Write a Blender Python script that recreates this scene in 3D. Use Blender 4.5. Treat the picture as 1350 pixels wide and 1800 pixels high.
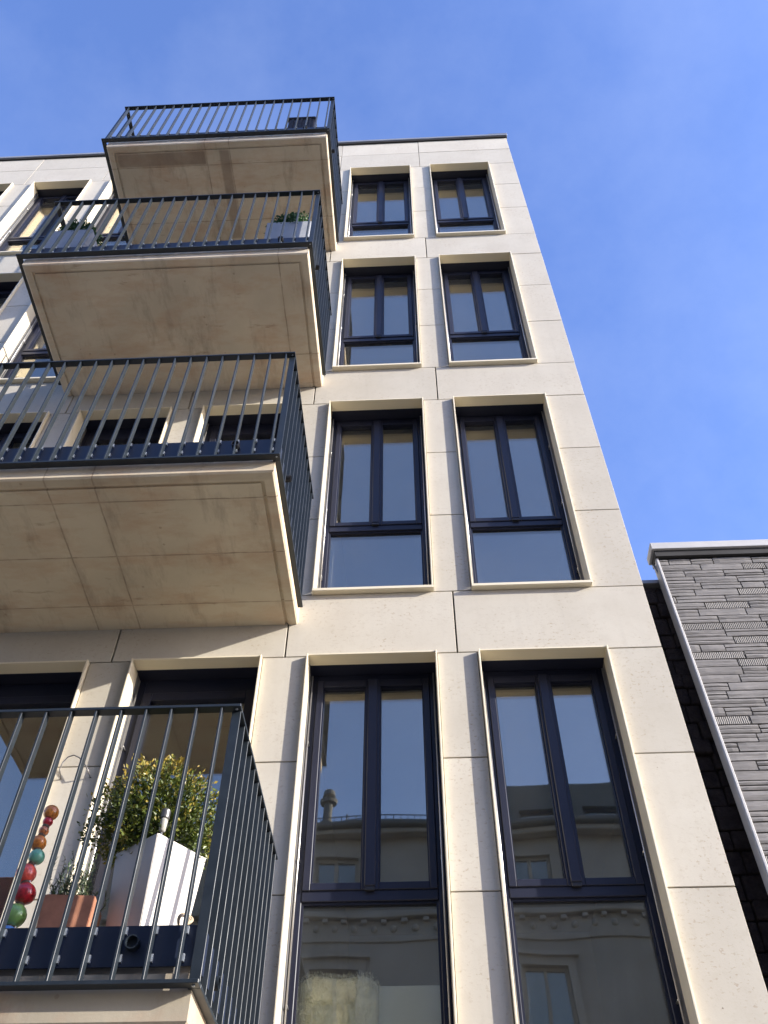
import bpy, bmesh, math, random
from math import radians, sin, cos, pi
from mathutils import Vector, Matrix, noise

random.seed(7)
scene = bpy.context.scene
for o in list(bpy.data.objects): bpy.data.objects.remove(o)
COL = scene.collection

# ------------------------------------------------------------------ camera
CAM = Vector((-1.5925, -4.5135, 1.5765))
YAW, PITCH, ROLL, FPX = radians(-2.8381), radians(49.6458), radians(.2784), 1573.747
FW = Vector((sin(YAW)*cos(PITCH), cos(YAW)*cos(PITCH), sin(PITCH)))
RT0 = Vector((cos(YAW), -sin(YAW), 0)); UP0 = RT0.cross(FW)
RT = RT0*cos(ROLL) + UP0*sin(ROLL); UP = UP0*cos(ROLL) - RT0*sin(ROLL)
cam = bpy.data.cameras.new('camera'); camo = bpy.data.objects.new('camera', cam); COL.objects.link(camo)
m = Matrix((RT, UP, -FW)).transposed().to_4x4(); m.translation = CAM
camo.matrix_world = m
cam.sensor_fit = 'VERTICAL'; cam.sensor_height = 36; cam.lens = FPX/1800*36
cam.clip_start = .05; cam.clip_end = 3000
scene.camera = camo

def at_y(u, v, y):
    """photo pixel (1350x1800) -> point on the plane y"""
    d = FW + RT*((u-675)/FPX) - UP*((v-900)/FPX)
    return CAM + d*((y-CAM.y)/d.y)

# ------------------------------------------------------------------ light
SUN = Vector((2.86, -1, 1.13)).normalized()
EL = math.asin(SUN.z)
w = bpy.data.worlds.new('World'); scene.world = w; w.use_nodes = True
nt = w.node_tree; bg = nt.nodes['Background']
sky = nt.nodes.new('ShaderNodeTexSky'); sky.sky_type = 'NISHITA'; sky.sun_disc = False
sky.sun_elevation = EL; sky.sun_rotation = math.atan2(SUN.x, SUN.y)
sky.air_density = 1.0; sky.dust_density = 1.4; sky.ozone_density = 2.5
# white balance of the picture: blue a little stronger, everywhere alike; thin high haze drifting all over the sky
wb = nt.nodes.new('ShaderNodeMix'); wb.data_type = 'RGBA'; wb.blend_type = 'MULTIPLY'; wb.inputs[0].default_value = 1
wb.inputs[7].default_value = (.90, .97, 1.35, 1); nt.links.new(sky.outputs[0], wb.inputs[6])
tc_ = nt.nodes.new('ShaderNodeTexCoord'); ns_ = nt.nodes.new('ShaderNodeTexNoise'); ns_.inputs['Scale'].default_value = 2.6; ns_.inputs['Detail'].default_value = 7; ns_.inputs['Roughness'].default_value = .62
nt.links.new(tc_.outputs['Generated'], ns_.inputs['Vector'])
mr_ = nt.nodes.new('ShaderNodeMapRange'); mr_.inputs[1].default_value = .42; mr_.inputs[2].default_value = .8; mr_.inputs[3].default_value = 0; mr_.inputs[4].default_value = .095
nt.links.new(ns_.outputs[0], mr_.inputs[0])
hz_ = nt.nodes.new('ShaderNodeMix'); hz_.data_type = 'RGBA'; hz_.inputs[7].default_value = (4.6, 5.0, 5.6, 1)
nt.links.new(mr_.outputs[0], hz_.inputs[0]); nt.links.new(wb.outputs[2], hz_.inputs[6])
nt.links.new(hz_.outputs[2], bg.inputs[0]); bg.inputs[1].default_value = .15
sl = bpy.data.lights.new('sun', 'SUN'); so = bpy.data.objects.new('sun', sl); COL.objects.link(so)
sl.energy = 4.3; sl.angle = radians(.5); sl.color = (1, .945, .87)
so.rotation_euler = SUN.to_track_quat('Z', 'Y').to_euler(); so.location = (12, -8, 22)
scene.view_settings.view_transform = 'Standard'; scene.view_settings.look = 'None'
scene.view_settings.gamma = 1; scene.view_settings.use_curve_mapping = False
scene.view_settings.exposure = 1.22
scene.render.engine = 'CYCLES'
scene.cycles.max_bounces = 10; scene.cycles.diffuse_bounces = 5; scene.cycles.transparent_max_bounces = 16
scene.render.resolution_x = 768; scene.render.resolution_y = 1024

# ------------------------------------------------------------------ materials
class N:
    """tiny node-graph helper"""
    def __init__(s, name):
        s.mat = bpy.data.materials.new(name); s.mat.use_nodes = True
        s.t = s.mat.node_tree; s.b = s.t.nodes['Principled BSDF']; s.out = s.t.nodes['Material Output']
        s.pos = s.t.nodes.new('ShaderNodeNewGeometry').outputs['Position']
        s.rnd = s.t.nodes.new('ShaderNodeObjectInfo').outputs['Random']
    def node(s, kind, **k):
        n = s.t.nodes.new(kind)
        for a, b in k.items(): setattr(n, a, b)
        return n
    def put(s, sock, v):
        if hasattr(v, 'is_linked'): s.t.links.new(v, sock)
        else: sock.default_value = v
    def math(s, op, a, b=0., c=0., clamp=False):
        n = s.node('ShaderNodeMath', operation=op, use_clamp=clamp)
        s.put(n.inputs[0], a); s.put(n.inputs[1], b); s.put(n.inputs[2], c); return n.outputs[0]
    def noise(s, scale, detail=4, rough=.55, vec=None, sx=None):
        v = vec or s.pos
        if sx:
            mp = s.node('ShaderNodeMapping'); s.put(mp.inputs[0], v); mp.inputs[3].default_value = sx; v = mp.outputs[0]
        n = s.node('ShaderNodeTexNoise'); s.put(n.inputs['Vector'], v)
        n.inputs['Scale'].default_value = scale; n.inputs['Detail'].default_value = detail; n.inputs['Roughness'].default_value = rough
        return n.outputs[0]
    def ramp(s, f, lo, hi, a=0., b=1.):
        n = s.node('ShaderNodeMapRange'); s.put(n.inputs[0], f)
        n.inputs[1].default_value = lo; n.inputs[2].default_value = hi; n.inputs[3].default_value = a; n.inputs[4].default_value = b
        return n.outputs[0]
    def mix(s, f, a, b, mode='MIX'):
        n = s.node('ShaderNodeMix', data_type='RGBA', blend_type=mode)
        s.put(n.inputs[0], f)
        s.put(n.inputs[6], a if hasattr(a, 'is_linked') else (*a, 1)); s.put(n.inputs[7], b if hasattr(b, 'is_linked') else (*b, 1))
        return n.outputs[2]
    def sep(s):
        n = s.node('ShaderNodeSeparateXYZ'); s.put(n.inputs[0], s.pos); return n.outputs
    def scale(s, col, k):
        n = s.node('ShaderNodeVectorMath', operation='SCALE'); s.put(n.inputs[0], col); s.put(n.inputs[3], k); return n.outputs[0]
    def bump(s, h, strength=.2, dist=.01):
        n = s.node('ShaderNodeBump'); s.put(n.inputs['Height'], h); n.inputs['Strength'].default_value = strength
        n.inputs['Distance'].default_value = dist; s.t.links.new(n.outputs[0], s.b.inputs['Normal']); return n.outputs[0]
    def done(s, col, rough=.6, metal=0., spec=.5):
        s.put(s.b.inputs['Base Color'], col if hasattr(col, 'is_linked') else (*col, 1))
        s.put(s.b.inputs['Roughness'], rough); s.put(s.b.inputs['Metallic'], metal)
        s.b.inputs['Specular IOR Level'].default_value = spec
        return s.mat

def plain(name, col, rough=.5, metal=0., spec=.5, var=.08, nscale=12):
    n = N(name)
    k = n.ramp(n.noise(nscale, 5), .3, .7, 1-var, 1+var)
    c = n.scale(n.mix(0., col, col), k)
    n.bump(n.noise(nscale*6, 3), .05, .004)
    return n.done(c, n.ramp(n.noise(nscale*.5, 3), .3, .7, rough*.85, min(1, rough*1.15)), metal, spec)

def stone_mat():
    n = N('limestone')
    base = n.mix(n.ramp(n.noise(2.2, 5), .35, .68), (.525, .482, .392), (.475, .43, .345))
    base = n.mix(n.math('MULTIPLY', n.ramp(n.noise(14, 6, .7), .5, .75), .35), base, (.41, .355, .27))
    # fossil flecks in clusters, rusty and dark
    cl = n.ramp(n.noise(2.1, 4), .42, .62)
    fl = n.ramp(n.noise(34, 5, .68, sx=(1, 1, 1.5)), .555, .65)
    base = n.mix(n.math('MULTIPLY', n.math('MULTIPLY', fl, cl), .6), base, (.29, .20, .12))
    v = n.node('ShaderNodeTexVoronoi'); n.put(v.inputs['Vector'], n.pos); v.inputs['Scale'].default_value = 9
    wob = n.math('ADD', v.outputs['Distance'], n.math('MULTIPLY', n.noise(60, 3), .16))
    dots = n.math('MULTIPLY', n.ramp(wob, .125, .09), n.ramp(n.noise(3.1, 2), .50, .56))
    base = n.mix(n.math('MULTIPLY', dots, .8), base, (.14, .105, .075))
    # long faint rain streaks
    st = n.ramp(n.noise(5, 4, .6, sx=(3.2, 3.2, .22)), .52, .78)
    base = n.mix(n.math('MULTIPLY', st, .16), base, (.36, .32, .27))
    k = n.ramp(n.rnd, 0, 1, .91, 1.06)
    col = n.scale(base, k)
    n.bump(n.math('SUBTRACT', n.noise(90, 5, .7), n.math('MULTIPLY', fl, .4)), .12, .004)
    return n.done(col, .72, 0, .3)

def concrete_mat(name, xl, yl, tint=(.47, .39, .285), patch=None):
    """cast concrete: formwork seams at the given x and y, stains"""
    n = N(name); x, y, z = n.sep()
    base = n.mix(n.ramp(n.noise(1.6, 5), .3, .7), tint, tuple(c*.78 for c in tint))
    base = n.mix(n.math('MULTIPLY', n.ramp(n.noise(3.3, 6, .65, sx=(.7, 1.6, 1)), .46, .7), .5), base, (.44, .25, .14))
    base = n.mix(n.math('MULTIPLY', n.ramp(n.noise(2.1, 7, .7, sx=(2.3, .6, 1)), .53, .7), .5), base, (.215, .155, .11))
    base = n.mix(n.math('MULTIPLY', n.ramp(n.noise(7, 7, .75, sx=(.35, 1.6, 1)), .62, .72), .55), base, (.2, .115, .07))
    v = n.node('ShaderNodeTexVoronoi'); n.put(v.inputs['Vector'], n.pos); v.inputs['Scale'].default_value = 5.5
    base = n.mix(n.math('MULTIPLY', n.ramp(v.outputs['Distance'], .06, .04), .4), base, (.2, .14, .1))
    wb = n.math('MULTIPLY', n.math('SUBTRACT', n.noise(6, 3), .5), .012)
    h = None
    for ax, ls in ((x, xl), (y, yl)):
        for l in ls:
            d = n.math('ABSOLUTE', n.math('ADD', n.math('SUBTRACT', ax, l), wb))
            s_ = n.ramp(d, .007, .002)
            s_ = n.math('MULTIPLY', s_, n.ramp(n.noise(9, 4), .33, .6, .25, .8))
            h = s_ if h is None else n.math('MAXIMUM', h, s_)
            soft = n.math('MULTIPLY', n.ramp(d, .05, .0), n.ramp(n.noise(4, 4), .45, .7, 0, .35))
            base = n.mix(soft, base, (.33, .22, .14))
    if h is not None: base = n.mix(n.math('MULTIPLY', h, .75), base, (.16, .11, .075))
    if patch:
        for (x0, x1, y0, y1, k) in patch:
            e = n.math('MULTIPLY', n.math('MULTIPLY', n.ramp(x, x0, x0+.02), n.ramp(x, x1, x1-.02)),
                       n.math('MULTIPLY', n.ramp(y, y0, y0+.02), n.ramp(y, y1, y1-.02)))
            base = n.mix(n.math('MULTIPLY', n.math('MULTIPLY', e, n.ramp(n.noise(3, 5), .3, .6, .6, 1)), k), base, (.2, .145, .105))
    hh = n.noise(60, 5, .7)
    n.bump(n.math('SUBTRACT', hh, n.math('MULTIPLY', h, 1.5)) if h is not None else hh, .25, .004)
    return n.done(base, .85, 0, .25)

def glass_mat():
    n = N('window_glass'); n.t.nodes.remove(n.b)
    tr = n.node('ShaderNodeBsdfTransparent'); tr.inputs[0].default_value = (.92, .94, .92, 1)
    gl = n.node('ShaderNodeBsdfGlossy'); gl.inputs['Roughness'].default_value = .0; gl.inputs[0].default_value = (1, .93, .78, 1)
    bp = n.node('ShaderNodeBump'); n.put(bp.inputs['Height'], n.noise(1.6, 1)); bp.inputs['Strength'].default_value = .035; bp.inputs['Distance'].default_value = .05
    n.t.links.new(bp.outputs[0], gl.inputs['Normal'])
    lw = n.node('ShaderNodeLayerWeight'); lw.inputs[0].default_value = .5
    f = n.math('ADD', n.math('MULTIPLY', n.math('POWER', lw.outputs['Facing'], 4.), .9), .19, clamp=True)
    mx = n.node('ShaderNodeMixShader'); n.t.links.new(f, mx.inputs[0]); n.t.links.new(tr.outputs[0], mx.inputs[1]); n.t.links.new(gl.outputs[0], mx.inputs[2])
    df = n.node('ShaderNodeBsdfDiffuse'); df.inputs[0].default_value = (.62, .60, .56, 1)
    du = n.node('ShaderNodeMixShader'); n.put(du.inputs[0], n.ramp(n.noise(3, 5), .3, .75, .012, .035)); n.t.links.new(mx.outputs[0], du.inputs[1]); n.t.links.new(df.outputs[0], du.inputs[2])
    n.t.links.new(du.outputs[0], n.out.inputs[0]); return n.mat

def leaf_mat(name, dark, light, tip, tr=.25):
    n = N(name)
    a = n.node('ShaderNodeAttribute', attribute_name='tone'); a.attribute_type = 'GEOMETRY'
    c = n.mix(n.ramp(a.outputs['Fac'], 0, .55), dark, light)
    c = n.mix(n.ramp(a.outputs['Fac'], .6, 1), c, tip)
    n.b.inputs['Subsurface Weight'].default_value = 0
    n.b.inputs['Transmission Weight'].default_value = 0
    m_ = n.done(c, .42, 0, .5)
    tl = n.node('ShaderNodeBsdfTranslucent'); n.t.links.new(c, tl.inputs[0])
    mx = n.node('ShaderNodeMixShader'); mx.inputs[0].default_value = tr
    n.t.links.new(n.b.outputs[0], mx.inputs[1]); n.t.links.new(tl.outputs[0], mx.inputs[2]); n.t.links.new(mx.outputs[0], n.out.inputs[0])
    return m_

def tile_mat():
    n = N('split_tile')
    k = n.ramp(n.rnd, 0, 1, .92, 1.07)
    c = n.mix(n.ramp(n.noise(7, 5), .3, .7), (.185, .172, .156), (.235, .218, .198))
    c = n.mix(n.math('MULTIPLY', n.ramp(n.noise(45, 4, .7, sx=(.25, 1, 2.4)), .5, .75), .4), c, (.09, .083, .075))
    n.bump(n.noise(60, 5, .7, sx=(.3, 1, 2.2)), .35, .008)
    return n.done(n.scale(c, k), .8, 0, .3)

def comb_mat():
    n = N('combed_tile'); x, y, z = n.sep()
    s = n.math('SINE', n.math('ADD', n.math('MULTIPLY', x, 520), n.math('MULTIPLY', n.noise(30, 3), 7)))
    k = n.ramp(n.rnd, 0, 1, .85, 1.15)
    c = n.mix(n.ramp(s, -.9, .9), (.15, .14, .126), (.21, .195, .177))
    n.bump(s, .6, .006)
    return n.done(n.scale(c, k), .82, 0, .3)

def rough_wall_mat():
    n = N('old_masonry')
    c = n.mix(n.ramp(n.noise(9, 6, .7), .35, .7), (.03, .024, .024), (.075, .06, .057))
    n.bump(n.noise(14, 7, .7), 1, .05)
    return n.done(c, .95, 0, .2)

M = dict(
    stone=stone_mat(), glass=glass_mat(), tile=tile_mat(), comb=comb_mat(), rough=rough_wall_mat(),
    backing=plain('dark_backing', (.03, .028, .026), .9),
    trim=plain('cream_aluminium', (.70, .62, .45), .38, 0, .5, .03, 4),
    frame=plain('anthracite_frame', (.0135, .0155, .029), .4, 0, .35, .06, 5),
    steel=plain('painted_railing', (.015, .0205, .026), .42, 0, .4, .15, 18),
    fascia=plain('navy_fascia', (.014, .021, .042), .42, 0, .5, .10, 6),
    clip=plain('weld_clip', (.3, .33, .36), .45, .4, .5, .15, 40),
    coping=plain('zinc_coping', (.26, .265, .28), .45, .3, .5, .08, 4),
    alu=plain('brushed_trim', (.47, .455, .43), .6, .1, .3, .06, 8),
    grout=plain('dark_grout', (.055, .05, .046), .9),
    channel=plain('grey_channel', (.16, .155, .15), .5, .2),
    rod=plain('guide_rod_steel', (.45, .44, .42), .32, .8),
    room=plain('room_plaster', (.46, .44, .40), .9, 0, .2, .06, 2),
    roomfloor=plain('room_floor', (.16, .11, .075), .6, 0, .3, .15, 3),
    white=plain('white_planter', (.48, .445, .385), .45, 0, .35, .05, 5),
    greyp=plain('grey_planter', (.36, .37, .38), .6, 0, .4, .07, 9),
    terra=plain('terracotta', (.36, .165, .10), .85, 0, .2, .25, 14),
    soil=plain('soil', (.03, .02, .013), .95, 0, .1, .3, 60),
    bark=plain('twig', (.11, .07, .04), .85),
    spacer=plain('clay_spacer', (.16, .12, .09), .8, 0, .2, .2, 30),
    rope=plain('hemp_rope', (.42, .33, .22), .9, 0, .2, .2, 80),
    wire=plain('wire', (.2, .19, .18), .4, .7),
    rubber=plain('black_plastic', (.012, .012, .014), .45),
    fur=plain('sheepskin', (.93, .89, .70), .95, 0, .1, .12, 20),
    paper=plain('white_board', (.82, .82, .70), .8, 0, .2, .03, 3),
    wicker=plain('dark_wicker', (.035, .03, .032), .7, 0, .3, .3, 50),
    sand=plain('pale_fabric', (.5, .43, .27), .9),
    opp=plain('ochre_render', (.36, .325, .265), .9, 0, .2, .18, .8),
    opptrim=plain('pale_stucco', (.37, .335, .275), .85, 0, .2, .15, 3),
    slate=plain('attic_cladding', (.15, .15, .135), .8, 0, .3, .1, 2),
    roof=plain('red_roof_tile', (.26, .085, .05), .85, 0, .2, .25, 7),
    asphalt=plain('asphalt', (.06, .06, .06), .9, 0, .3, .15, 5),
    paving=plain('paving', (.30, .28, .25), .9, 0, .3, .12, 3),
    leaf=leaf_mat('shrub_leaf', (.02, .045, .008), (.105, .135, .018), (.42, .29, .045)),
    box=leaf_mat('box_leaf', (.012, .045, .012), (.045, .125, .03), (.16, .24, .05)),
    herb=leaf_mat('herb_leaf', (.03, .06, .03), (.09, .15, .07), (.2, .24, .12)),
)
def gloss(name, col, mott=None):
    n = N(name)
    c = n.mix(n.ramp(n.noise(45, 5, .7), .42, .66), col, mott or tuple(min(1, k*1.35) for k in col))
    n.bump(n.noise(30, 3), .12, .004)
    n.b.inputs['Coat Weight'].default_value = .8; n.b.inputs['Coat Roughness'].default_value = .08
    return n.done(c, .3)

# ------------------------------------------------------------------ mesh helpers
def link(name, me, mat, parent=None, loc=(0, 0, 0), rot=(0, 0, 0)):
    o = bpy.data.objects.new(name, me); COL.objects.link(o)
    if mat is not None and me is not None and not me.materials: me.materials.append(mat)
    o.parent = parent; o.location = loc; o.rotation_euler = rot
    return o
def empty(name, loc=(0, 0, 0), rot=(0, 0, 0), parent=None):
    o = bpy.data.objects.new(name, None); COL.objects.link(o); o.location = loc; o.rotation_euler = rot; o.parent = parent
    return o
def tag(o, label, cat, group=None):
    o['label'] = label; o['category'] = cat
    if group: o['group'] = group
    return o
def fin(bm, name, smooth=False):
    bm.normal_update(); me = bpy.data.meshes.new(name); bm.to_mesh(me); bm.free()
    if smooth:
        for p in me.polygons: p.use_smooth = True
    return me
def addbox(bm, x0, x1, y0, y1, z0, z1, bev=0.):
    vs = [bm.verts.new(v) for v in ((x0,y0,z0),(x1,y0,z0),(x1,y1,z0),(x0,y1,z0),(x0,y0,z1),(x1,y0,z1),(x1,y1,z1),(x0,y1,z1))]
    fs = [bm.faces.new([vs[i] for i in q]) for q in ((3,2,1,0),(4,5,6,7),(0,1,5,4),(1,2,6,5),(2,3,7,6),(3,0,4,7))]
    if bev:
        es = list({e for f in fs for e in f.edges})
        bmesh.ops.bevel(bm, geom=es, offset=bev, segments=1, affect='EDGES', profile=.5)
CACHE = {}
def box(name, mat, parent, x0, x1, y0, y1, z0, z1, bev=.002, rot=(0, 0, 0)):
    """box object in its parent's space, mesh centred on the object; equal sizes share mesh data"""
    s = (round(x1-x0, 4), round(y1-y0, 4), round(z1-z0, 4)); key = (s, bev, mat.name)
    me = CACHE.get(key)
    if me is None:
        bm = bmesh.new(); addbox(bm, -s[0]/2, s[0]/2, -s[1]/2, s[1]/2, -s[2]/2, s[2]/2, bev if bev < min(s)/2.2 else 0)
        me = CACHE[key] = fin(bm, name); me.materials.append(mat)
    return link(name, me, mat, parent, ((x0+x1)/2, (y0+y1)/2, (z0+z1)/2), rot)
def boxes(name, mat, parent, lst, bev=0., loc=(0, 0, 0)):
    bm = bmesh.new()
    for b in lst: addbox(bm, *b, bev)
    return link(name, fin(bm, name), mat, parent, loc)
def tube(bm, pts, r, seg=8, cap=True):
    pts = [Vector(p) for p in pts]; rings = []
    for i, p in enumerate(pts):
        t = (pts[min(i+1, len(pts)-1)] - pts[max(i-1, 0)]).normalized()
        a = t.orthogonal().normalized() if i == 0 else (rings_a - t*rings_a.dot(t)).normalized()
        rings_a = a; b = t.cross(a); rr = r[i] if isinstance(r, (list, tuple)) else r
        rings.append([bm.verts.new(p + (a*cos(2*pi*k/seg) + b*sin(2*pi*k/seg))*rr) for k in range(seg)])
    for q, s in zip(rings, rings[1:]):
        for k in range(seg): bm.faces.new((q[k], q[(k+1) % seg], s[(k+1) % seg], s[k]))
    if cap: bm.faces.new(rings[0][::-1]); bm.faces.new(rings[-1])
def lathe(bm, prof, seg=20, c=(0, 0, 0)):
    rings = [[bm.verts.new((c[0]+r*cos(2*pi*k/seg), c[1]+r*sin(2*pi*k/seg), c[2]+z)) for k in range(seg)] for r, z in prof]
    for q, s in zip(rings, rings[1:]):
        for k in range(seg): bm.faces.new((q[k], q[(k+1) % seg], s[(k+1) % seg], s[k]))
    bm.faces.new(rings[0][::-1]); bm.faces.new(rings[-1])
def tree_copy(o, parent=None):
    c = o.copy(); COL.objects.link(c); c.parent = parent
    for ch in list(o.children): tree_copy(ch, c)
    return c

# ------------------------------------------------------------------ setting: ground
def sheet(name, mat, x0, x1, y0, y1, z):
    me = bpy.data.meshes.new(name); me.from_pydata([(x0,y0,z),(x1,y0,z),(x1,y1,z),(x0,y1,z)], [], [(0,1,2,3)])
    o = link(name, me, mat); o['kind'] = 'structure'; return o
sheet('ground', M['asphalt'], -600, 600, -600, 600, -.125)
sheet('road', M['asphalt'], -80, 80, -10.4, -3.2, -.12)
bm = bmesh.new(); addbox(bm, -80, 80, -3.2, .0, -.3, 0, .01); o = link('pavement', fin(bm, 'pavement'), M['paving']); o['kind'] = 'structure'
bm = bmesh.new(); addbox(bm, -80, 80, -14, -10.4, -.3, 0, .01); o = link('pavement', fin(bm, 'pavement'), M['paving']); o['kind'] = 'structure'

# ------------------------------------------------------------------ the apartment building
H = 3.0; TOP1 = 5.45; WH = 2.4376; NF = 4; ZT = 15.52
COLS = [(-1.198, -.357), (-2.32, -1.464), (-3.478, -2.613), (-4.62, -3.766), (-5.749, -4.905), (-6.883, -6.047), (-8.03, -7.185), (-9.17, -8.33), (-10.3, -9.47)]
DOORS = (2, 3)
XL = -10.6
PIERS = [(COLS[0][1], 0.)] + [(COLS[i+1][1], COLS[i][0]) for i in range(len(COLS)-1)] + [(XL, COLS[-1][0])]
JX = [0.] + [(a+b)/2 for a, b in PIERS[1:-1]] + [XL]
G = .0035   # half joint
bld = empty('apartment_building', (0, 0, 0))
tag(bld, 'pale limestone apartment building with dark windows, stacked balconies and metal roof edge', 'building')
# backing wall behind the open joints, with the window openings left free
bk = []
for (a, b) in PIERS: bk.append((a+.001, b-.001 if b < 0 else -.028, .032, .30, 3.0, ZT-.02))
for k in range(NF+1):
    zt = TOP1 + H*k; z0 = zt - H + .0; 
    for (a, b) in COLS:
        if k == 0: bk.append((a+.001, b-.001, .034, .29, 2.7, TOP1-WH-.0))
        else: bk.append((a+.001, b-.001, .034, .29, zt-H+.001, (zt-WH-.001) if k < NF else ZT-.03))
boxes('wall_core', M['backing'], bld, bk)
boxes('ground_floor_wall', M['stone'], bld, [(XL, -.0, .0, .3, -.2, 2.44)], .003)
boxes('side_wall', M['room'], bld, [(-.03, -.001, .31, 9, -.2, ZT-.1), (XL, XL+.2, .31, 9, -.2, ZT-.1), (XL+.2, -.03, 8.8, 9, -.2, ZT-.1)])
def panel(x0, x1, z0, z1, GX=G): box('stone_panel', M['stone'], bld, x0+GX, x1-GX, random.uniform(-.0012, .0012), .03, z0+G, z1-G, .0018)
for k in range(NF):
    zt = TOP1 + H*k; zb = zt - WH
    for (a, b) in PIERS:
        for (u, v) in ((0, -.803), (-.803, -1.612), (-1.612, -WH)):
            panel(a, b, zt+v, zt+u)
for k in range(NF+1):        # bands below each storey, then the parapet
    zl = TOP1 + H*(k-1); zh = zl + H - WH
    for a, b in zip(JX[1:], JX[:-1]):
        if k < NF: panel(a, b, zl, zh, .0055)
        else: panel(a, b, zl, zl+.575); panel(a, b, zl+.575, ZT)
# roof edge
box('roof_coping', M['coping'], bld, XL-.02, .014, -.04, .34, ZT+.002, ZT+.065, .006)
box('coping_drip', M['backing'], bld, XL-.015, .008, -.025, .02, ZT-.028, ZT, .002)
box('coping_joint_cover', M['coping'], bld, -.27, .016, -.043, .343, ZT+.06, ZT+.072, .003)
box('roof_deck', M['slate'], bld, XL+.2, -.03, .3, 8.8, ZT-.35, ZT-.25, 0)
# storey floors and inner rooms
for k in range(NF+1):
    zt = TOP1 + H*k
    box('interior_floor', M['room'], bld, XL+.2, -.03, .305, 8.8, zt-H+.07, zt-H+.42, 0)
box('interior_wall', M['room'], bld, XL+.2, -.03, 4.2, 4.3, 2.6, ZT-.36, 0)
for x in (-2.40, -4.83, -7.1): box('interior_wall', M['room'], bld, x-.06, x+.06, .32, 4.19, 2.6, ZT-.36, 0)

def ring(x0, x1, z0, z1, t, y0, y1, tb=None, tt=None):
    tb = t if tb is None else tb; tt = t if tt is None else tt
    return [(x0, x0+t, y0, y1, z0, z1), (x1-t, x1, y0, y1, z0, z1), (x0+t, x1-t, y0+.0005, y1, z0, z0+tb), (x0+t, x1-t, y0+.0005, y1, z1-tt, z1)]
WCACHE = {}
def wpart(key, name, mat, parent, lst, bev=.003):
    me = WCACHE.get(key)
    if me is None:
        bm = bmesh.new()
        for b in lst: addbox(bm, *b, bev)
        me = WCACHE[key] = fin(bm, name); me.materials.append(mat)
    return link(name, me, mat, parent)
def rods(key, parent, x, z0, z1):
    me = WCACHE.get(key)
    if me is None:
        bm = bmesh.new(); tube(bm, [(x, .135, z0), (x, .135, z1)], .005, 8)
        for q in (.12, .45, .78):
            z = z0 + (z1-z0)*q; tube(bm, [(x, .135, z), (x, .186, z)], .006, 6)
        me = WCACHE[key] = fin(bm, 'guide_rod', True); me.materials.append(M['rod'])
    return link('guide_rod', me, M['rod'], parent)
def lining(p, K, hw, zb):
    T = .012
    wpart(K+'jl', 'jamb_lining', M['trim'], p, [(-hw+.001, -hw+T, -.036, .112, zb+.034, -.0012)], .0015)
    wpart(K+'jr', 'jamb_lining', M['trim'], p, [(hw-T, hw-.001, -.036, .112, zb+.034, -.0012)], .0015)
    wpart(K+'h', 'head_lining', M['trim'], p, [(-hw+T, hw-T, -.030, .078, -.013, -.0012)], .0015)
    for q, e in (('gl', -1), ('gr', 1)): wpart(K+q, 'guide_channel', M['channel'], p, [(min(e*(hw-.001), e*(hw-T)), max(e*(hw-.001), e*(hw-T)), .1125, .187, zb+.034, -.0135)], 0)
    wpart(K+'s', 'sill', M['trim'], p, [(-hw+.0005, hw-.0005, -.046, .187, zb+.001, zb+.026)], .002)
def window(cx, zt, wd):
    K = 'w%.3f' % wd; hw = wd/2; zb = -WH
    f0, f1 = .188, .25
    hx = hw-.013
    lst = ring(-hx, hx, zb+.033, -.014, .045, f0, f1, .07, .05)
    tz1, tz0 = -1.50, -1.560
    lst += [(-hx+.045, hx-.045, f0-.004, f1-.003, tz0, tz1)]
    fr = wpart(K+'f', 'window', M['frame'], bld, lst); fr.location = (cx, 0, zt)
    wpart(K+'hb', 'dark_slot_plate', M['frame'], fr, [(-hw+.013, hw-.013, .079, .24, -.0125, -.0015)], 0)  # flat dark plate standing in for the shade of an open blind slot
    lining(fr, K, hw, zb)
    # casements
    xi = hx-.046
    for s, nm in ((-1, 'l'), (1, 'r')):
        a, b = (-xi, -.006) if s < 0 else (.006, xi)
        z1, z0 = -.066, tz1-.002
        cs = wpart(K+'c'+nm, 'casement', M['frame'], fr, ring(a, b, z0, z1, .042, f0-.014, f1-.012, .042, .05))
        wpart(K+'p'+nm, 'pane', M['glass'], cs, [(a+.040, b-.040, .216, .230, z0+.039, z1-.046)], 0)
        cb = .006
        wpart(K+'b'+nm, 'glazing_bead', M['frame'], cs, ring(a+.0425, b-.0425, z0+.0425, z1-.0505, .006, f0+.004, .215), 0)
    wpart(K+'m', 'mullion_cover', M['frame'], fr, [(-.030, .030, f0-.030, f0-.015, tz1+.012, -.069)], .004)
    wpart(K+'st', 'mullion_stop', M['rubber'], fr, [(-.026, .026, f0-.026, f0-.005, tz1-.012, tz1+.010)], .002)
    wpart(K+'pp', 'pane', M['glass'], fr, [(-hx+.04, hx-.04, .218, .232, zb+.098, tz0+.004)], 0)
    wpart(K+'bb', 'glazing_bead', M['frame'], fr, ring(-hx+.0455, hx-.0455, zb+.1035, tz0-.0005, .012, f0+.010, .217), 0)
    rods(K+'r1', fr, -hw+.03, zb+.06, -.055); rods(K+'r2', fr, hw-.03, zb+.06, -.055)
    return fr
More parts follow.
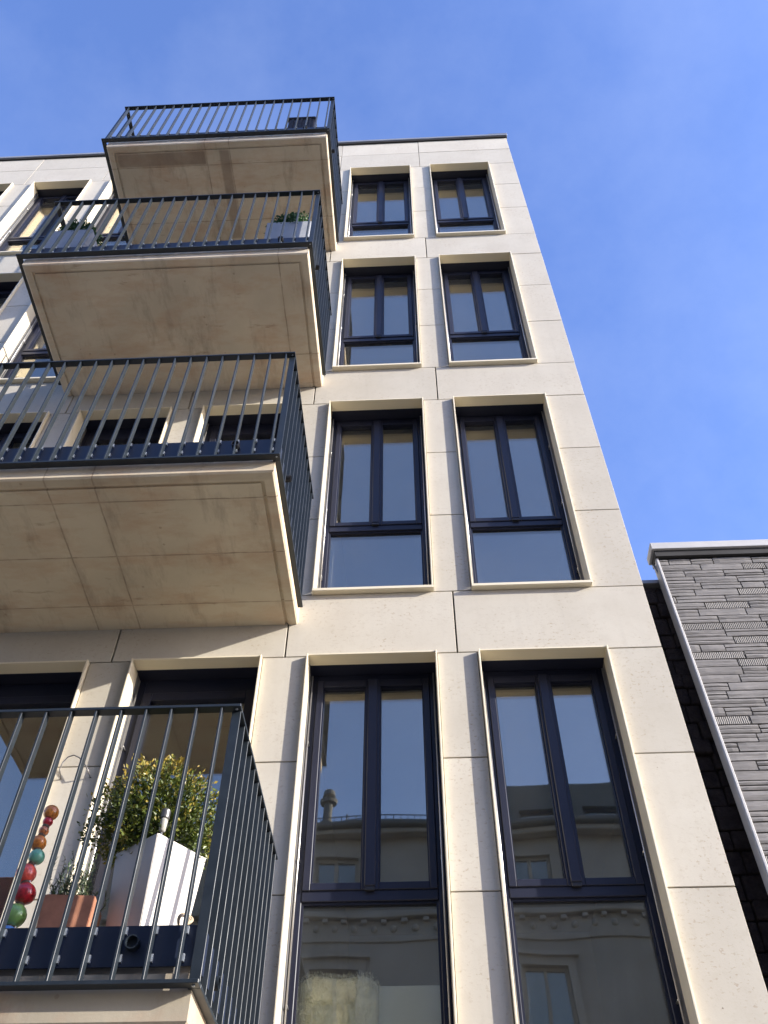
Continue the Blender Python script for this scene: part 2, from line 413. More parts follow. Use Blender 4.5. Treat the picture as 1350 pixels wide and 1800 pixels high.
def door(cx, zt, wd):
    K = 'd%.3f' % wd; hw = wd/2; zb = -WH; hx = hw-.013; f0, f1 = .188, .25
    fr = wpart(K+'f', 'balcony_door', M['frame'], bld, ring(-hx, hx, zb+.033, -.014, .045, f0, f1, .05, .11)); fr.location = (cx, 0, zt)
    lining(fr, K, hw, zb)
    wpart(K+'hb', 'dark_slot_plate', M['frame'], fr, [(-hw+.013, hw-.013, .079, .24, -.0125, -.0015)], 0)  # dark plate again, imitating the shaded slot over the door
    xi = hx-.046; z0, z1 = zb+.085, -.126
    lf = wpart(K+'l', 'door_leaf', M['frame'], fr, ring(-xi, xi, z0, z1, .06, f0-.012, f1-.01, .08, .06))
    wpart(K+'p', 'pane', M['glass'], lf, [(-xi+.057, xi-.057, .216, .23, z0+.077, z1-.057)], 0)
    wpart(K+'hd', 'handle', M['rod'], lf, [(xi-.04, xi-.025, .145, .175, -1.45, -1.28)], .003)
    rods(K+'r1', fr, -hw+.03, zb+.06, -.055); rods(K+'r2', fr, hw-.03, zb+.06, -.055)
    return fr
for k in range(NF):
    for i, (a, b) in enumerate(COLS):
        (door if i in DOORS else window)((a+b)/2, TOP1+H*k, round(b-a, 3))

# ------------------------------------------------------------------ balconies
BX0, BX1, BY = -4.85, -2.40, -1.325           # slab
RX0, RX1, RY = -4.915, -2.367, -1.383         # outer faces of the railing
SP = .1105
def slab_mesh(name):
    bm = bmesh.new(); zb, zg, zt = 0., .014, .165
    def U(i): return [(BX0+i, -.002), (BX0+i, BY+i), (BX1-i, BY+i), (BX1-i, -.002)]
    def strip(r1, z1, r2, z2):
        a = [bm.verts.new((x, y, z1)) for x, y in r1]; b = [bm.verts.new((x, y, z2)) for x, y in r2]
        for i in range(3): bm.faces.new((a[i], b[i], b[i+1], a[i+1]))
    strip(U(0), zt, U(0), zb+.012); strip(U(0), zb+.012, U(.010), zb); strip(U(.010), zb, U(.066), zb)
    strip(U(.066), zb, U(.068), zg); strip(U(.068), zg, U(.086), zg); strip(U(.086), zg, U(.088), zb)
    bm.faces.new([bm.verts.new((x, y, zb)) for x, y in U(.088)][::-1]); bm.faces.new([bm.verts.new((x, y, zt)) for x, y in U(0)])
    bmesh.ops.remove_doubles(bm, verts=bm.verts, dist=.0004); bmesh.ops.recalc_face_normals(bm, faces=bm.faces)
    return fin(bm, name)
CM = [concrete_mat('soffit_concrete_a', (), (), (.42, .365, .27)),
      concrete_mat('soffit_concrete_b', (-3.775, -3.486), (-1.132, -.683, -.235), (.64, .55, .39), [(-5, -2.3, -1.34, -1.255, .28)]),
      concrete_mat('soffit_concrete_c', (-2.66,), (-.36,), (.63, .545, .41)),
      concrete_mat('soffit_concrete_d', (-3.76, -3.49), (-1.075, -.43), (.62, .535, .405), [(-4.77, -3.76, -1.24, -1.075, .75), (-3.62, -3.49, -1.24, -.2, .6)])]
FRONTX = []
x = RX1 - .0625
while x > RX0 + .03: FRONTX.append(x); x -= SP
SIDEY = []
y = RY + .038
while y < -.09: SIDEY.append(y); y += SP
def drain(bm, c, d, r=.026, l=.035):
    d = Vector(d); c = Vector(c); tube(bm, [c, c+d*l], r, 18, False); tube(bm, [c+d*l, c+d*(l-.03)], r*.84, 18, False)
    a = d.orthogonal().normalized(); b = d.cross(a)
    o_ = [bm.verts.new(c+d*l+(a*cos(t)+b*sin(t))*r) for t in [2*pi*i/18 for i in range(18)]]
    i_ = [bm.verts.new(c+d*l+(a*cos(t)+b*sin(t))*r*.84) for t in [2*pi*i/18 for i in range(18)]]
    for q in range(18): bm.faces.new((o_[q], o_[(q+1) % 18], i_[(q+1) % 18], i_[q]))
    bm.faces.new([bm.verts.new(c+d*.006+(a*cos(t)+b*sin(t))*r*.9) for t in [2*pi*i/18 for i in range(18)]])
for k in range(4):
    zs = 2.737 + H*k                       # underside of the slab
    bal = link('balcony', slab_mesh('balcony'), CM[k], bld, (0, 0, zs))
    q, h = (.106, 1.275) if k else (.124, 1.272)                     # bottom rail and handrail, above the underside
    RW, RTk = .046, .014
    # flat rails, mitred by butting
    for nm, z in (('bottom_rail', q), ('handrail', h)):
        bm = bmesh.new()
        addbox(bm, RX0, RX1, RY, RY+RW, z-RTk, z, .0015)
        addbox(bm, RX1-RW, RX1, RY+RW+.0005, -.07, z-RTk, z, .0015); addbox(bm, RX0, RX0+RW, RY+RW+.0005, -.07, z-RTk, z, .0015)
        link(nm, fin(bm, nm), M['steel'], bal)
    fz0, fz1 = (.168, .312) if k else (.186, .330)
    box('fascia_plate', M['fascia'], bal, BX0-.002, BX1+.004, RY+.050, RY+.058, fz0, fz1, .001)
    for x in (BX0-.012, BX1+.006): box('fascia_plate', M['fascia'], bal, x, x+.006, RY+.060, -.012, fz0, fz1, .001)
    # floor build-up behind the plate
    box('floor_deck', M['paving'], bal, BX0+.02, BX1-.02, BY+.03, -.005, .168, .262, .002)
    clips = []
    for x in FRONTX:
        if k == 0:
            x -= .022
            if x < RX0+.03: continue
        box('baluster', M['steel'], bal, x-.0045, x+.0045, RY+.004, RY+.040, q+.0005, h-RTk-.0005, .001)
        for z in (fz0+.012, fz1-.036): clips.append((x+.0055, x+.012, RY+.036, RY+.0495, z, z+.026))
    for y in SIDEY:
        for s, xx in ((1, RX1-.043), (-1, RX0+.003)):
            box('baluster', M['steel'], bal, xx, xx+.040, y-.0035, y+.0035, q+.0005, h-RTk-.0005, .001)
            cx_ = (BX1+.0125, RX1-.034) if s > 0 else (RX0+.036, BX0-.0125)
            for z in (fz0+.012, fz1-.036): clips.append((min(cx_), max(cx_), y+.0055, y+.012, z, z+.026))
    c_ = boxes('weld_clips', M['clip'], bal, clips); c_['kind'] = 'stuff'
    # corner bolts
    bm = bmesh.new()
    for z in (q-.006, h-.006): lathe(bm, [(.006, -.012), (.006, .010)], 8, (RX1-.02, RY+.02, z))
    link('corner_bolt', fin(bm, 'corner_bolt'), M['clip'], bal)
    for pos, d in (((BX1-.25 if k else BX1-.232, RY+.05, .225 if k else .262), (0, -1, 0)), ((BX1+.012, -1.09, .225), (1, 0, 0))):
        bm = bmesh.new(); drain(bm, pos, d, .024 if k else .025, .045 if k else .028)
        link('drain_spout', fin(bm, 'drain_spout', True), M['rubber'] if k else M['steel'], bal)

# ------------------------------------------------------------------ neighbour with split tiles
NX, NZ0, NZ1 = .174, 3.877, 6.49
nb = empty('tiled_building', (0, 0, 0), (-math.atan2(.1, NZ1-NZ0), 0, 0))
nb.location = (0, -.0 - 0, 0)
# rotate about the line y=0,z=NZ0 : offset so that local z stays close to world z
a_ = nb.rotation_euler.x
nb.location = (0, NZ0*math.sin(a_)*-1*-1, NZ0*(1-cos(a_)))
tag(nb, 'low grey building clad in rough split tiles with metal roof edge, right of gap', 'building')
TX0 = NX+.020
box('wall', M['grout'], nb, TX0, 7, .012, .11, -.3, 6.40, 0)
box('rear_wall', M['backing'], nb, TX0+.05, 7, .115, 4.0, -.3, 5.9, 0)
box('corner_trim', M['alu'], nb, NX+.003, NX+.020, -.012, .03, -.2, 6.37, .003)
box('corner_trim_return', M['alu'], nb, NX, NX+.0025, -.008, .075, -.2, 6.35, 0)
cp = box('roof_coping', M['alu'], nb, NX-.016, 7.03, -.05, .115, 6.432, 6.502, .003)
box('coping_drip', M['backing'], nb, NX+.002, 7, -.03, .1, 6.372, 6.4315, 0)
bm = bmesh.new()
v = [bm.verts.new(p) for p in ((NX-.020, .03, 6.345), (NX-.001, .03, 6.335), (NX-.001, .03, 6.25), (NX-.020, .045, 6.345), (NX-.001, .045, 6.335), (NX-.001, .045, 6.25))]
for f_ in ((0, 1, 2), (5, 4, 3), (0, 3, 4, 1), (1, 4, 5, 2), (2, 5, 3, 0)): bm.faces.new([v[i] for i in f_])
link('gutter_flashing', fin(bm, 'gutter_flashing'), M['coping'], nb)
TV = {}
def tile_mesh(L, hgt, kind, var):
    key = (round(L, 3), round(hgt, 4), kind, var)
    if key in TV: return TV[key]
    bm = bmesh.new(); rg = random.Random(int(key[0]*1e3)*97 + int(key[1]*1e4)*13 + key[3])
    if kind == 'comb': addbox(bm, 0, L, -.004, .021, 0, hgt, .0015)
    else:
        nx = max(2, int(L/.042)); nz = 4 if hgt > .04 else 2; g = []
        ridge = [rg.uniform(0, .0055) for _ in range(nz+1)]
        for j in range(nz+1):
            row = []
            for i in range(nx+1):
                zz = hgt*j/nz; xx = L*i/nx
                dep = -.003 - ridge[j] - rg.random()*.0025
                if i in (0, nx): dep += .002; xx += 0
                if j in (0, nz): dep += .002
                else: zz += rg.uniform(-.15, .15)*hgt/nz
                row.append(bm.verts.new((xx, dep, zz)))
            g.append(row)
        for j in range(nz):
            for i in range(nx): bm.faces.new((g[j][i], g[j][i+1], g[j+1][i+1], g[j+1][i]))
        b0 = [bm.verts.new((L*i/nx, .021, 0)) for i in range(nx+1)]; b1 = [bm.verts.new((L*i/nx, .021, hgt)) for i in range(nx+1)]
        for i in range(nx): bm.faces.new((b0[i], b0[i+1], g[0][i+1], g[0][i])); bm.faces.new((g[nz][i], g[nz][i+1], b1[i+1], b1[i]))
        bm.faces.new([b0[0]] + [g[j][0] for j in range(nz+1)] + [b1[0]]); bm.faces.new([b0[nx], b1[nx]] + [g[j][nx] for j in range(nz, -1, -1)])
        bmesh.ops.recalc_face_normals(bm, faces=bm.faces[:])
    me = TV[key] = fin(bm, 'tile'); me.materials.append(M['comb' if kind == 'comb' else 'tile']); return me
rg = random.Random(11); CH = .0655; JT = .0075
rest = bmesh.new(); ntile = 0
zc = 6.366
while zc > .05:
    z0 = zc - CH; x = TX0 + .002 - rg.random()*.2
    while x < 6.9:
        L = rg.choice((.28, .30, .32, .34, .16))
        xa, xb = max(x, TX0+.002), x+L-JT; x += L
        if xb-xa < .02: continue
        r = rg.random()
        parts = [('comb', 0, CH-JT)] if r < .13 else [('split', 0, CH-JT)] if r < .42 else [('split', 0, .026), ('split', .0325, CH-JT-.0325)] if r < .72 else [('split', 0, .034), ('split', .0405, CH-JT-.0405)] if r < .86 else [('split', 0, .020), ('split', .0265, CH-JT-.0265)]
        near = xa < 1.18 and z0 > 3.55 and (z0 > 3.9 + (xa-.2)*1.9)
        for kd, dz, hh in parts:
            if near and ntile < 300:
                me = tile_mesh(xb-xa, hh, kd, rg.randrange(3)); link('tile', me, None, nb, (xa, 0, z0+dz)); ntile += 1
            else: addbox(rest, xa, xb, -.006-rg.random()*.005, .021, z0+dz, z0+dz+hh)
    zc -= CH
o = link('far_tiles', fin(rest, 'far_tiles'), M['tile'], nb); o['kind'] = 'stuff'

# dark masonry closing the gap between the two buildings
bm = bmesh.new(); rg = random.Random(5)
zz = -.2
while zz < 6.12:
    hh = rg.uniform(.10, .16); x = .004 - rg.random()*.02
    while x < .42:
        L = rg.uniform(.09, .2); addbox(bm, max(x, .004), min(x+L-.008, .42), .22-rg.random()*.03, .30, zz, min(zz+hh-.008, 6.2), .006); x += L
    zz += hh
gw = link('masonry_strip', fin(bm, 'masonry_strip'), M['rough'])
tag(gw, 'dark rough masonry strip in the shadowed gap between the two buildings', 'wall')
box('backing', M['rough'], gw, .003, .43, .285, .6, -.2, 6.19, 0)
box('cap', M['coping'], gw, .004, .43, .17, .6, 6.2, 6.235, .003)

# ------------------------------------------------------------------ plants
def foliage(n, c, rad, leaf, seed, tipbias=0., keep=None, flat=.0, lump=.22):
    rg = random.Random(seed); vs = []; fs = []; tone = []; c = Vector(c)
    cnt = 0
    while cnt < n:
        d = Vector((rg.gauss(0, 1), rg.gauss(0, 1), rg.gauss(0, 1))).normalized()
        r = (rg.random()**.42)
        lum = 1 + lump*noise.noise(d*2.3 + Vector((seed, 0, 0))) + .14*noise.noise(d*6.1 + Vector((0, seed, 0)))
        p = c + Vector((d.x*rad[0], d.y*rad[1], d.z*rad[2]))*r*lum
        if keep and not keep(p): continue
        if noise.noise(p*16 + Vector((seed, seed, 0))) < -.28: continue
        cnt += 1
        up = (d*.7 + Vector((rg.gauss(0, .6), rg.gauss(0, .6), rg.gauss(.35, .6)))).normalized()
        sd = up.orthogonal().normalized(); sd = (Matrix.Rotation(rg.random()*6.28, 3, up) @ sd)
        nr = up.cross(sd); L = leaf*rg.uniform(.7, 1.35); W = L*.27
        i = len(vs)
        vs += [p, p+up*L*.5+sd*W+nr*W*.35, p+up*L, p+up*L*.5-sd*W+nr*W*.35]
        fs += [(i, i+1, i+2), (i, i+2, i+3)]
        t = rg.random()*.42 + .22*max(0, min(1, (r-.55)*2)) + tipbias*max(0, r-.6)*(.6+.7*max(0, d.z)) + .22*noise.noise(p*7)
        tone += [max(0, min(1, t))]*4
    me = bpy.data.meshes.new('crown'); me.from_pydata([tuple(v) for v in vs], [], fs)
    at = me.attributes.new('tone', 'FLOAT', 'POINT'); at.data.foreach_set('value', tone)
    return me
def stems(root, tips, r=.005):
    bm = bmesh.new(); rg = random.Random(len(tips))
    for t in tips:
        a = Vector(root); b = Vector(t); mid = (a+b)/2 + Vector((rg.gauss(0, .02), rg.gauss(0, .02), 0))
        tube(bm, [a, mid, b], [r, r*.7, r*.3], 5)
    return fin(bm, 'trunk')
def planter(name, mat, loc, rz, wt, wb, h, thick=.012, depth=None):
    dt = depth or wt; db = (depth or wt)*wb/wt
    p = empty(name, loc, (0, 0, rz)); bm = bmesh.new()
    def rect(w_, d_, z): return [bm.verts.new((sx*w_/2, sy*d_/2, z)) for sx, sy in ((-1,-1),(1,-1),(1,1),(-1,1))]
    R = [rect(wb, db, 0), rect(wt, dt, h), rect(wt-2*thick, dt-2*thick, h), rect(wt-2*thick-.01, dt-2*thick-.01, h*.8)]
    for a, b in zip(R, R[1:]):
        for i in range(4): bm.faces.new((a[i], a[(i+1) % 4], b[(i+1) % 4], b[i]))
    bm.faces.new(R[0][::-1]); bm.faces.new(R[-1])
    bmesh.ops.bevel(bm, geom=[e for e in bm.edges], offset=.003, segments=2, affect='EDGES')
    link('shell', fin(bm, 'shell'), mat, p)
    box('soil', M['soil'], p, -wt/2+thick+.004, wt/2-thick-.004, -dt/2+thick+.004, dt/2-thick-.004, h*.81, h*.93, .004)
    return p
F1, F3, F4z = 3.0, 9.0, 12.0          # balcony floor levels
# tall white planter and golden-green shrub, first balcony
pc = Vector((-2.70, -1.01, F1))
pl = planter('planter', M['white'], pc, radians(45+8), .268, .20, .512)
tag(pl, 'tall white tapered square planter in sunlight on the lowest balcony', 'planter')
sh = empty('shrub', pc + Vector((-.04, .03, .47)))
tag(sh, 'bushy shrub with yellowish tips growing in the tall white planter', 'shrub')
link('trunk', stems((0, 0, 0), [(.15*cos(a), .15*sin(a), .25+.1*sin(3*a)) for a in [i*.62 for i in range(10)]] + [(-.19, 0, .2), (-.1, -.05, .38)], .006), M['bark'], sh)
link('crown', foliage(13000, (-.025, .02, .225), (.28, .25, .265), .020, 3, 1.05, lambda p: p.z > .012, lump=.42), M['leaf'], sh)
# solar lamp on the planter's rim
sp = at_y(281, 1462, -1.19)
la = empty('solar_garden_lamp', (sp.x, -1.165, F1+.42)); tag(la, 'small steel solar garden lamp stuck in the white planter', 'lamp')
hz = sp.z - (F1+.42)
bm = bmesh.new(); tube(bm, [(0, 0, 0), (0, 0, hz+.02)], .004, 8); link('stake', fin(bm, 'stake'), M['rod'], la)
bm = bmesh.new(); lathe(bm, [(.008, hz+.012), (.014, hz+.018), (.0165, hz+.062), (.0165, hz+.07)], 18); link('lens', fin(bm, 'lens', True), plain('frosted_lens', (.34, .33, .29), .2), la)
bm = bmesh.new(); lathe(bm, [(.019, hz+.0705), (.0205, hz+.074), (.0205, hz+.108), (.018, hz+.112), (.004, hz+.113)], 20); link('cap', fin(bm, 'cap'), plain('dark_steel', (.13, .125, .12), .35, .7), la)
# terracotta trough with rosemary
tc = Vector((-2.985, -1.09, F1))
tp = planter('flower_pot', M['terra'], tc, radians(6), .195, .185, .268, .014, .17)
tag(tp, 'square terracotta flower pot beside the glazed ball stake', 'pot')
hb = empty('herb', tc + Vector((0, 0, .235))); tag(hb, 'wispy rosemary sprigs growing in the terracotta pot', 'plant')
rg = random.Random(21); bm = bmesh.new(); hv = []; hf = []; ht = []
for i in range(58):
    b = Vector((rg.uniform(-.075, .08), rg.uniform(-.06, .06), 0)); e = b + Vector((rg.gauss(0, .035), rg.gauss(0, .03), rg.uniform(.09, .215)))
    mid = (b+e)/2 + Vector((rg.gauss(0, .012), rg.gauss(0, .012), 0)); tube(bm, [b, mid, e], [.0016, .0012, .0006], 4)
    for j in range(30):
        t = .12+.88*j/30; p = b.lerp(mid, min(1, t*2)) if t < .5 else mid.lerp(e, t*2-1)
        d = Vector((rg.gauss(0, 1), rg.gauss(0, 1), .6)).normalized(); s = d.orthogonal().normalized()*.0026; L = rg.uniform(.014, .03)
        k = len(hv); hv += [p-s, p+s, p+d*L]; hf.append((k, k+1, k+2)); ht += [rg.random()]*3
link('stem', fin(bm, 'stem'), M['bark'], hb)
me = bpy.data.meshes.new('crown'); me.from_pydata([tuple(v) for v in hv], [], hf); me.attributes.new('tone', 'FLOAT', 'POINT').data.foreach_set('value', ht)
link('crown', me, M['herb'], hb)
# glazed ceramic balls on a stake
BALLS = [('orange', 3.641, .032, (.62, .20, .03), (.35, .08, .02)), ('crimson', 3.598, .021, (.33, .012, .02), None), ('apricot', 3.556, .021, (.56, .2, .07), (.3, .09, .03)), ('amber', 3.502, .032, (.62, .19, .025), (.45, .11, .02)),
         ('teal', 3.441, .032, (.10, .33, .21), (.2, .45, .32)), ('coral', 3.370, .040, (.60, .075, .05), None), ('red', 3.287, .043, (.40, .012, .02), (.25, .01, .015)), ('green', 3.200, .045, (.17, .34, .08), (.27, .45, .14)), ('blue', 3.125, .036, (.10, .22, .5), None)]
bs = empty('garden_stake', (-3.166, -1.15, F1)); tag(bs, 'stake of threaded glazed ceramic balls in many colours behind the railing', 'ornament')
box('base', M['soil'], bs, -.05, .05, -.05, .05, -.03, .03, .01)
bm = bmesh.new(); tube(bm, [(0, 0, -.0), (0, 0, .64)], .004, 6); link('rod', fin(bm, 'rod'), M['rod'], bs)
offs = [o_ - .005 - .0015*i for i, o_ in enumerate([.004, .004, 0, -.004, .008, -.012, .01, 0, -.008])]
for i, (nm, z, r, c, mt) in enumerate(BALLS):
    bm = bmesh.new(); bmesh.ops.create_uvsphere(bm, u_segments=24, v_segments=14, radius=r)
    for v in bm.verts: v.co *= 1 + .03*noise.noise(v.co*30 + Vector((i, 0, 0)))
    link('ball', fin(bm, 'ball', True), gloss('glaze_'+nm, tuple(min(.9, k*1.6) for k in c), mt), bs, (offs[i], 0, z-F1))
    if i+1 < len(BALLS):
        z2 = BALLS[i+1][1]; r2 = BALLS[i+1][2]; zm = ((z-r)+(z2+r2))/2
        bm = bmesh.new(); lathe(bm, [(.011+r*.12, -.011), (.012+r*.14, -.004), (.012+r*.14, .004), (.010+r*.12, .011)], 14)
        link('spacer', fin(bm, 'spacer'), M['spacer'], bs, ((offs[i]+offs[i+1])/2, 0, zm-F1), (.15*(-1)**i, .2*(-1)**i, 0))
# wire hoop fixed to the pier
hp = [at_y(x*.4444, 1130+y*.4444, -.05) for x, y in ((232, 522), (236, 500), (248, 474), (268, 452), (292, 444), (314, 454), (334, 478), (346, 500), (350, 516))]
bm = bmesh.new(); tube(bm, [Vector((p.x, -.003, p.z)) if i in (0, len(hp)-1) else p for i, p in enumerate(hp)], .004, 6)
o = link('wire_hoop', fin(bm, 'wire_hoop', True), M['wire']); tag(o, 'thin wire hoop sticking out of the stone pier above the balls', 'hook')
# rope tied at the corner of the lowest railing
rp = empty('rope_coil', (-2.475, -1.30, F1+.06)); tag(rp, 'short coil of beige rope behind the corner of the lowest railing', 'rope')
for j in range(3):
    bm = bmesh.new(); tube(bm, [((.018+.004*j)*cos(t), .012*sin(t*2)+.008*j, .03+.007*j+(.024)*sin(t)) for t in [pi*i/12 for i in range(-3, 15)]], .0045, 7)
    link('strand', fin(bm, 'strand', True), M['rope'], rp)
# third balcony: two pale planters with box shrubs
def box_planter(px0, px1, yy, h, label, slabel, seed, mat):
    p = planter('planter', mat, ((px0+px1)/2, yy, F3), 0, px1-px0, (px1-px0)*.96, h, .014, .26)
    tag(p, label, 'planter')
    s = empty('shrub', ((px0+px1)/2, yy, F3+h*.85)); tag(s, slabel, 'shrub')
    link('trunk', stems((0, 0, 0), [(.12*cos(a), .1*sin(a), .14) for a in [i*.8 for i in range(8)]], .006), M['bark'], s)
    wd = (px1-px0)*.5
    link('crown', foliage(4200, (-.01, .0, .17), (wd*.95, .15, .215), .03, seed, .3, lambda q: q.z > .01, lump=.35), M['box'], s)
    return s
box_planter(-2.83, -2.425, -1.165, .49, 'pale grey rectangular planter at the sunny right end of the third balcony', 'leafy green shrub in the right-hand planter of the third balcony', 5, M['greyp'])
sh2 = box_planter(-4.825, -4.44, -1.165, .52, 'grey rectangular planter at the left end of the third balcony', 'dark green shrub in the left planter of the third balcony', 9, M['greyp'])
# top balcony: dark wicker box and a pale cushion
wb_ = empty('storage_basket', (-2.73, -1.17, F4z)); tag(wb_, 'dark wicker basket by the right corner of the top balcony railing', 'basket')
box('body', M['wicker'], wb_, -.15, .15, -.13, .13, 0, .47, .01)
box('lid', M['wicker'], wb_, -.165, .165, -.145, .145, .47, .52, .012)
for x in (-.1, 0, .1): box('rib', M['wicker'], wb_, x-.012, x+.012, -.142, -.1305, .02, .455, .003)
# ------------------------------------------------------------------ inside the first-floor window
a = at_y(460+100*.6593, 1120+905*.6593, .29); b = at_y(460+310*.6593, 1120+905*.6593, .29); c = at_y(460+475*.6593, 1120+925*.6593, .29)
rg = random.Random(8); bm = bmesh.new(); nx, nz = 24, 16
g = []; surf = []
for j in range(nz+1):
    row = []
    for i in range(nx+1):
        u = i/nx; t = j/nz; x = a.x + (b.x-a.x)*u
        top = a.z - .012 - .045*(abs(2*u-1)**5) + .008*sin(9*u); z = 3.07 + (top-3.07)*t
        y = .275 - .02*sin(pi*min(1, t))**.5*(1-abs(2*u-1)**4) + .008*noise.noise(Vector((x*9, z*9, 0)))
        row.append(bm.verts.new((x, y, z))); surf.append(Vector((x, y, z)))
    g.append(row)
for j in range(nz):
    for i in range(nx): bm.faces.new((g[j][i], g[j][i+1], g[j+1][i+1], g[j+1][i]))
ret = bmesh.ops.extrude_face_region(bm, geom=bm.faces[:])
bmesh.ops.translate(bm, verts=[v for v in ret['geom'] if isinstance(v, bmesh.types.BMVert)], vec=(0, .05, 0))
bmesh.ops.recalc_face_normals(bm, faces=bm.faces[:])
for _ in range(9000):            # wool: fine curved tufts
    p = rg.choice(surf) + Vector((rg.uniform(-.014, .014), rg.uniform(-.004, .01), rg.uniform(-.02, .02)))
    d = Vector((rg.gauss(0, .6), -abs(rg.gauss(.5, .3)), rg.gauss(.1, .7))).normalized(); sd = d.orthogonal().normalized()*.0016; L = rg.uniform(.012, .026)
    q = p+d*L*.6; e = q + Vector((rg.gauss(0, .006), 0, rg.gauss(-.004, .006)))
    f0_ = [bm.verts.new(v) for v in (p-sd, p+sd, q+sd*.7, q-sd*.7, e)]
    bm.faces.new(f0_[:4]); bm.faces.new((f0_[3], f0_[2], f0_[4]))
o = link('sheepskin', fin(bm, 'sheepskin', True), M['fur']); tag(o, 'fluffy cream sheepskin behind the lower pane of the lowest window', 'sheepskin')
bm = bmesh.new(); addbox(bm, b.x+.002, c.x+.02, .30, .33, 3.07, c.z, .004)
o = link('white_board', fin(bm, 'white_board'), M['paper']); tag(o, 'pale straight-edged board beside the sheepskin behind the lowest window', 'board')

# ------------------------------------------------------------------ across the street (seen mirrored in the panes)
YO = -14.0
ob = empty('town_house', (0, YO, 0)); tag(ob, 'ochre old town house with frieze and attic, mirrored in the lowest windows', 'building')
OX = [-7.9, -3.52, .78, 3.75, 7.9]
def wall_with_holes(name, mat, x0, x1, z0, z1, holes, y0, y1, parent):
    xs = sorted({x0, x1, *[h for q in holes for h in q[:2]]}); zs = sorted({z0, z1, *[h for q in holes for h in q[2:]]}); L = []
    for zA, zB in zip(zs, zs[1:]):
        run = None
        for xA, xB in zip(xs, xs[1:]):
            if any(q[0]-1e-6 <= xA and xB <= q[1]+1e-6 and q[2]-1e-6 <= zA and zB <= q[3]+1e-6 for q in holes):
                if run: L.append((run[0], run[1], y0, y1, zA, zB)); run = None
            else: run = (run[0], xB) if run else (xA, xB)
        if run: L.append((run[0], run[1], y0, y1, zA, zB))
    return boxes(name, mat, parent, L)
holes = []
for x in OX:
    holes += [(x-.45, x+.45, 10.95, 11.89), (x-.5, x+.5, 7.5, 9.45), (x-.5, x+.5, 4.2, 6.1), (x-.55, x+.55, .9, 2.9)]
wall_with_holes('wall', M['opp'], -9.6, 10.5, -.2, 12.4, holes, -.35, 0, ob)
for h_ in holes:
    fr = boxes('window', M['opptrim'], ob, ring(h_[0]+.005, h_[1]-.005, h_[2]+.005, h_[3]-.005, .07, -.2, -.12) + [((h_[0]+h_[1])/2-.035, (h_[0]+h_[1])/2+.035, -.195, -.125, h_[2]+.075, h_[3]-.075)])
    boxes('pane', M['glass'], fr, [(h_[0]+.07, h_[1]-.07, -.17, -.16, h_[2]+.07, h_[3]-.07)])
    if h_[2] < 10: boxes('surround', M['opptrim'], fr, [(h_[0]-.16, h_[0]-.001, .002, .06, h_[2]-.1, h_[3]+.2), (h_[1]+.001, h_[1]+.16, .002, .06, h_[2]-.1, h_[3]+.2), (h_[0], h_[1], .002, .06, h_[3]+.001, h_[3]+.2), (h_[0]-.25, h_[1]+.25, .002, .16, h_[3]+.205, h_[3]+.3)])
    else: boxes('sill', M['opptrim'], fr, [(h_[0]-.1, h_[1]+.1, .002, .1, h_[2]-.09, h_[2]-.005)])
box('inner_wall', M['backing'], ob, -9.4, 10.3, -3, -2.9, 0, 12.3, 0)
box('cornice', M['opptrim'], ob, -9.6, 10.5, .002, .28, 12.30, 12.42, .02)
box('gutter', M['slate'], ob, -9.65, 10.55, -.3, .42, 12.43, 12.56, .03)
box('string_course', M['opptrim'], ob, -9.6, 10.5, .002, .2, 10.50, 10.62, .02)
box('frieze', M['opptrim'], ob, -9.6, 10.5, .002, .05, 10.02, 10.49, .01)
x = -9.4
while x < 10.4:
    bm = bmesh.new(); lathe(bm, [(.02, .06), (.06, .08), (.07, .14), (.05, .19), (.02, .21)], 10)
    link('rosette', fin(bm, 'rosette', True), M['opptrim'], ob, (x, .05, 10.16)); x += .42
    box('modillion', M['opptrim'], ob, x-.27, x-.15, .051, .17, 10.40, 10.485, .01)
box('roof_deck', M['slate'], ob, -9.6, 10.5, -9, -.36, 12.1, 12.5, 0)
wall_with_holes('attic_wall', M['slate'], .45, 9.8, 12.5, 14.26, [(x-.05, x+1.15, 12.75, 13.6) for x in (.8, 2.4, 4.0, 5.6, 7.2)], -1.3, -1.0, ob)
boxes('attic_side', M['slate'], ob, [(.45, .7, -7, -1.301, 12.5, 14.26), (9.55, 9.8, -7, -1.301, 12.5, 14.26), (.45, 9.8, -7, -1.0, 14.262, 14.36)])
for x in (.8, 2.4, 4.0, 5.6, 7.2): 
    fr = boxes('attic_window', M['frame'], ob, ring(x-.045, x+1.145, 12.755, 13.595, .06, -1.2, -1.12)); boxes('pane', M['glass'], fr, [(x+.01, x+1.09, -1.17, -1.16, 12.81, 13.54)])
bm = bmesh.new(); tube(bm, [(-9.5, .2, 12.78), (.3, .2, 12.78)], .014, 6); tube(bm, [(-9.5, .2, 12.64), (.3, .2, 12.64)], .01, 6)
x = -9.5
while x < .35: tube(bm, [(x, .2, 12.56), (x, .2, 12.78)], .009, 5); x += .16
link('roof_guard', fin(bm, 'roof_guard'), M['rubber'], ob)
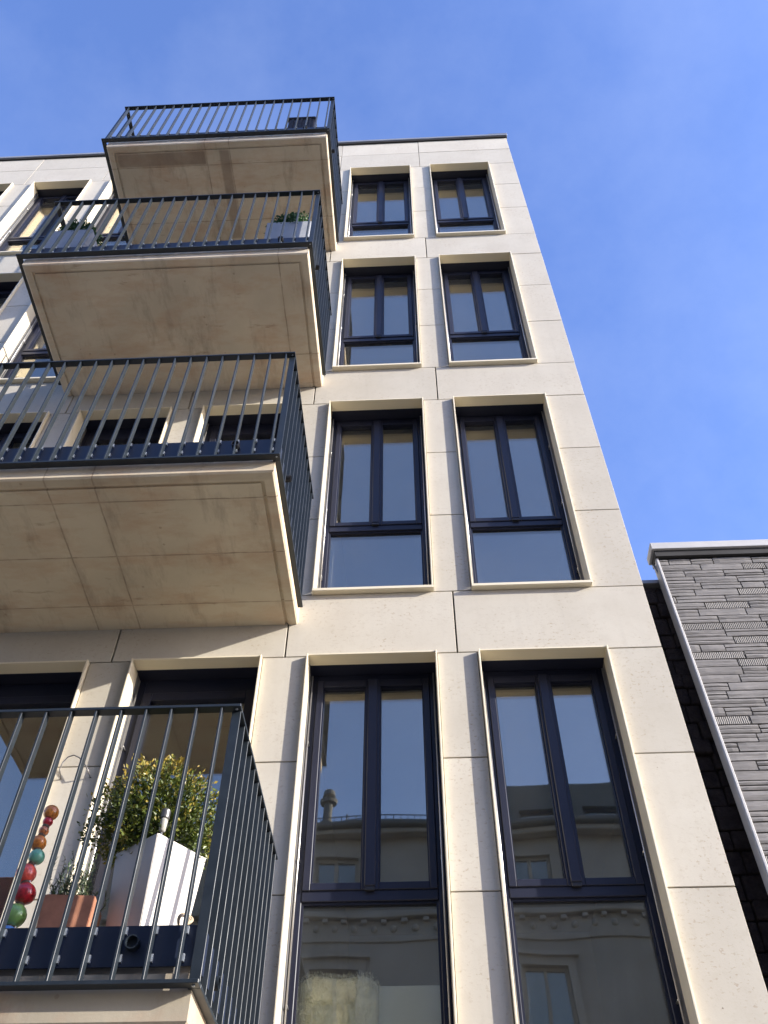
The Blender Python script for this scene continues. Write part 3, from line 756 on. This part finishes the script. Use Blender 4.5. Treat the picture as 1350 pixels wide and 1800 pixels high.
bm = bmesh.new(); lathe(bm, [(.16, 12.4), (.16, 13.0), (.11, 13.02), (.11, 13.55), (.2, 13.57), (.22, 13.66), (.09, 13.74), (.16, 13.78), (.14, 13.9)], 16, (-3.82, -.4, 0)); 
link('chimney_pipe', fin(bm, 'chimney_pipe'), M['slate'], ob)
bm = bmesh.new(); tube(bm, [(-3.35, -.3, 12.4), (-3.35, -.3, 13.15)], .018, 6); tube(bm, [(-3.5, -.3, 12.95), (-3.0, -.3, 13.0)], .012, 5)
for i in range(5): tube(bm, [(-3.45+.1*i, -.45, 12.96+.01*i), (-3.45+.1*i, -.15, 12.96+.01*i)], .006, 4)
link('antenna', fin(bm, 'antenna'), M['rubber'], ob)
ob2 = empty('red_roofed_house', (0, YO, 0)); tag(ob2, 'house with steep red tiled roof, mirrored in the lowest balcony doors', 'building')
holes = [(x-.5, x+.5, z, z+1.7) for x in (-20, -17, -14, -11.2) for z in (1.2, 4.6, 7.6)]
wall_with_holes('wall', M['opptrim'], -22, -9.65, -.2, 10.6, holes, -.35, 0, ob2)
for h_ in holes:
    fr = boxes('window', M['frame'], ob2, ring(h_[0]+.005, h_[1]-.005, h_[2]+.005, h_[3]-.005, .07, -.2, -.12)); boxes('pane', M['glass'], fr, [(h_[0]+.07, h_[1]-.07, -.17, -.16, h_[2]+.07, h_[3]-.07)])
bm = bmesh.new(); nrow = 14
for i in range(nrow):
    t0, t1 = i/nrow, (i+1)/nrow; y0, y1 = .35-2.6*t0, .35-2.6*t1; z0, z1 = 10.5+2.3*t0, 10.5+2.3*t1
    vs_ = [bm.verts.new(p) for p in ((-22.2, y0, z0+.05), (-9.66, y0, z0+.05), (-9.66, y1, z1), (-22.2, y1, z1), (-22.2, y0, z0-.02), (-9.66, y0, z0-.02))]
    bm.faces.new(vs_[:4]); bm.faces.new((vs_[4], vs_[5], vs_[1], vs_[0]))
vs_ = [bm.verts.new(p) for p in ((-22.2, -2.25, 12.8), (-9.66, -2.25, 12.8), (-9.66, -6, 10.2), (-22.2, -6, 10.2))]; bm.faces.new(vs_)
link('roof', fin(bm, 'roof'), M['roof'], ob2)
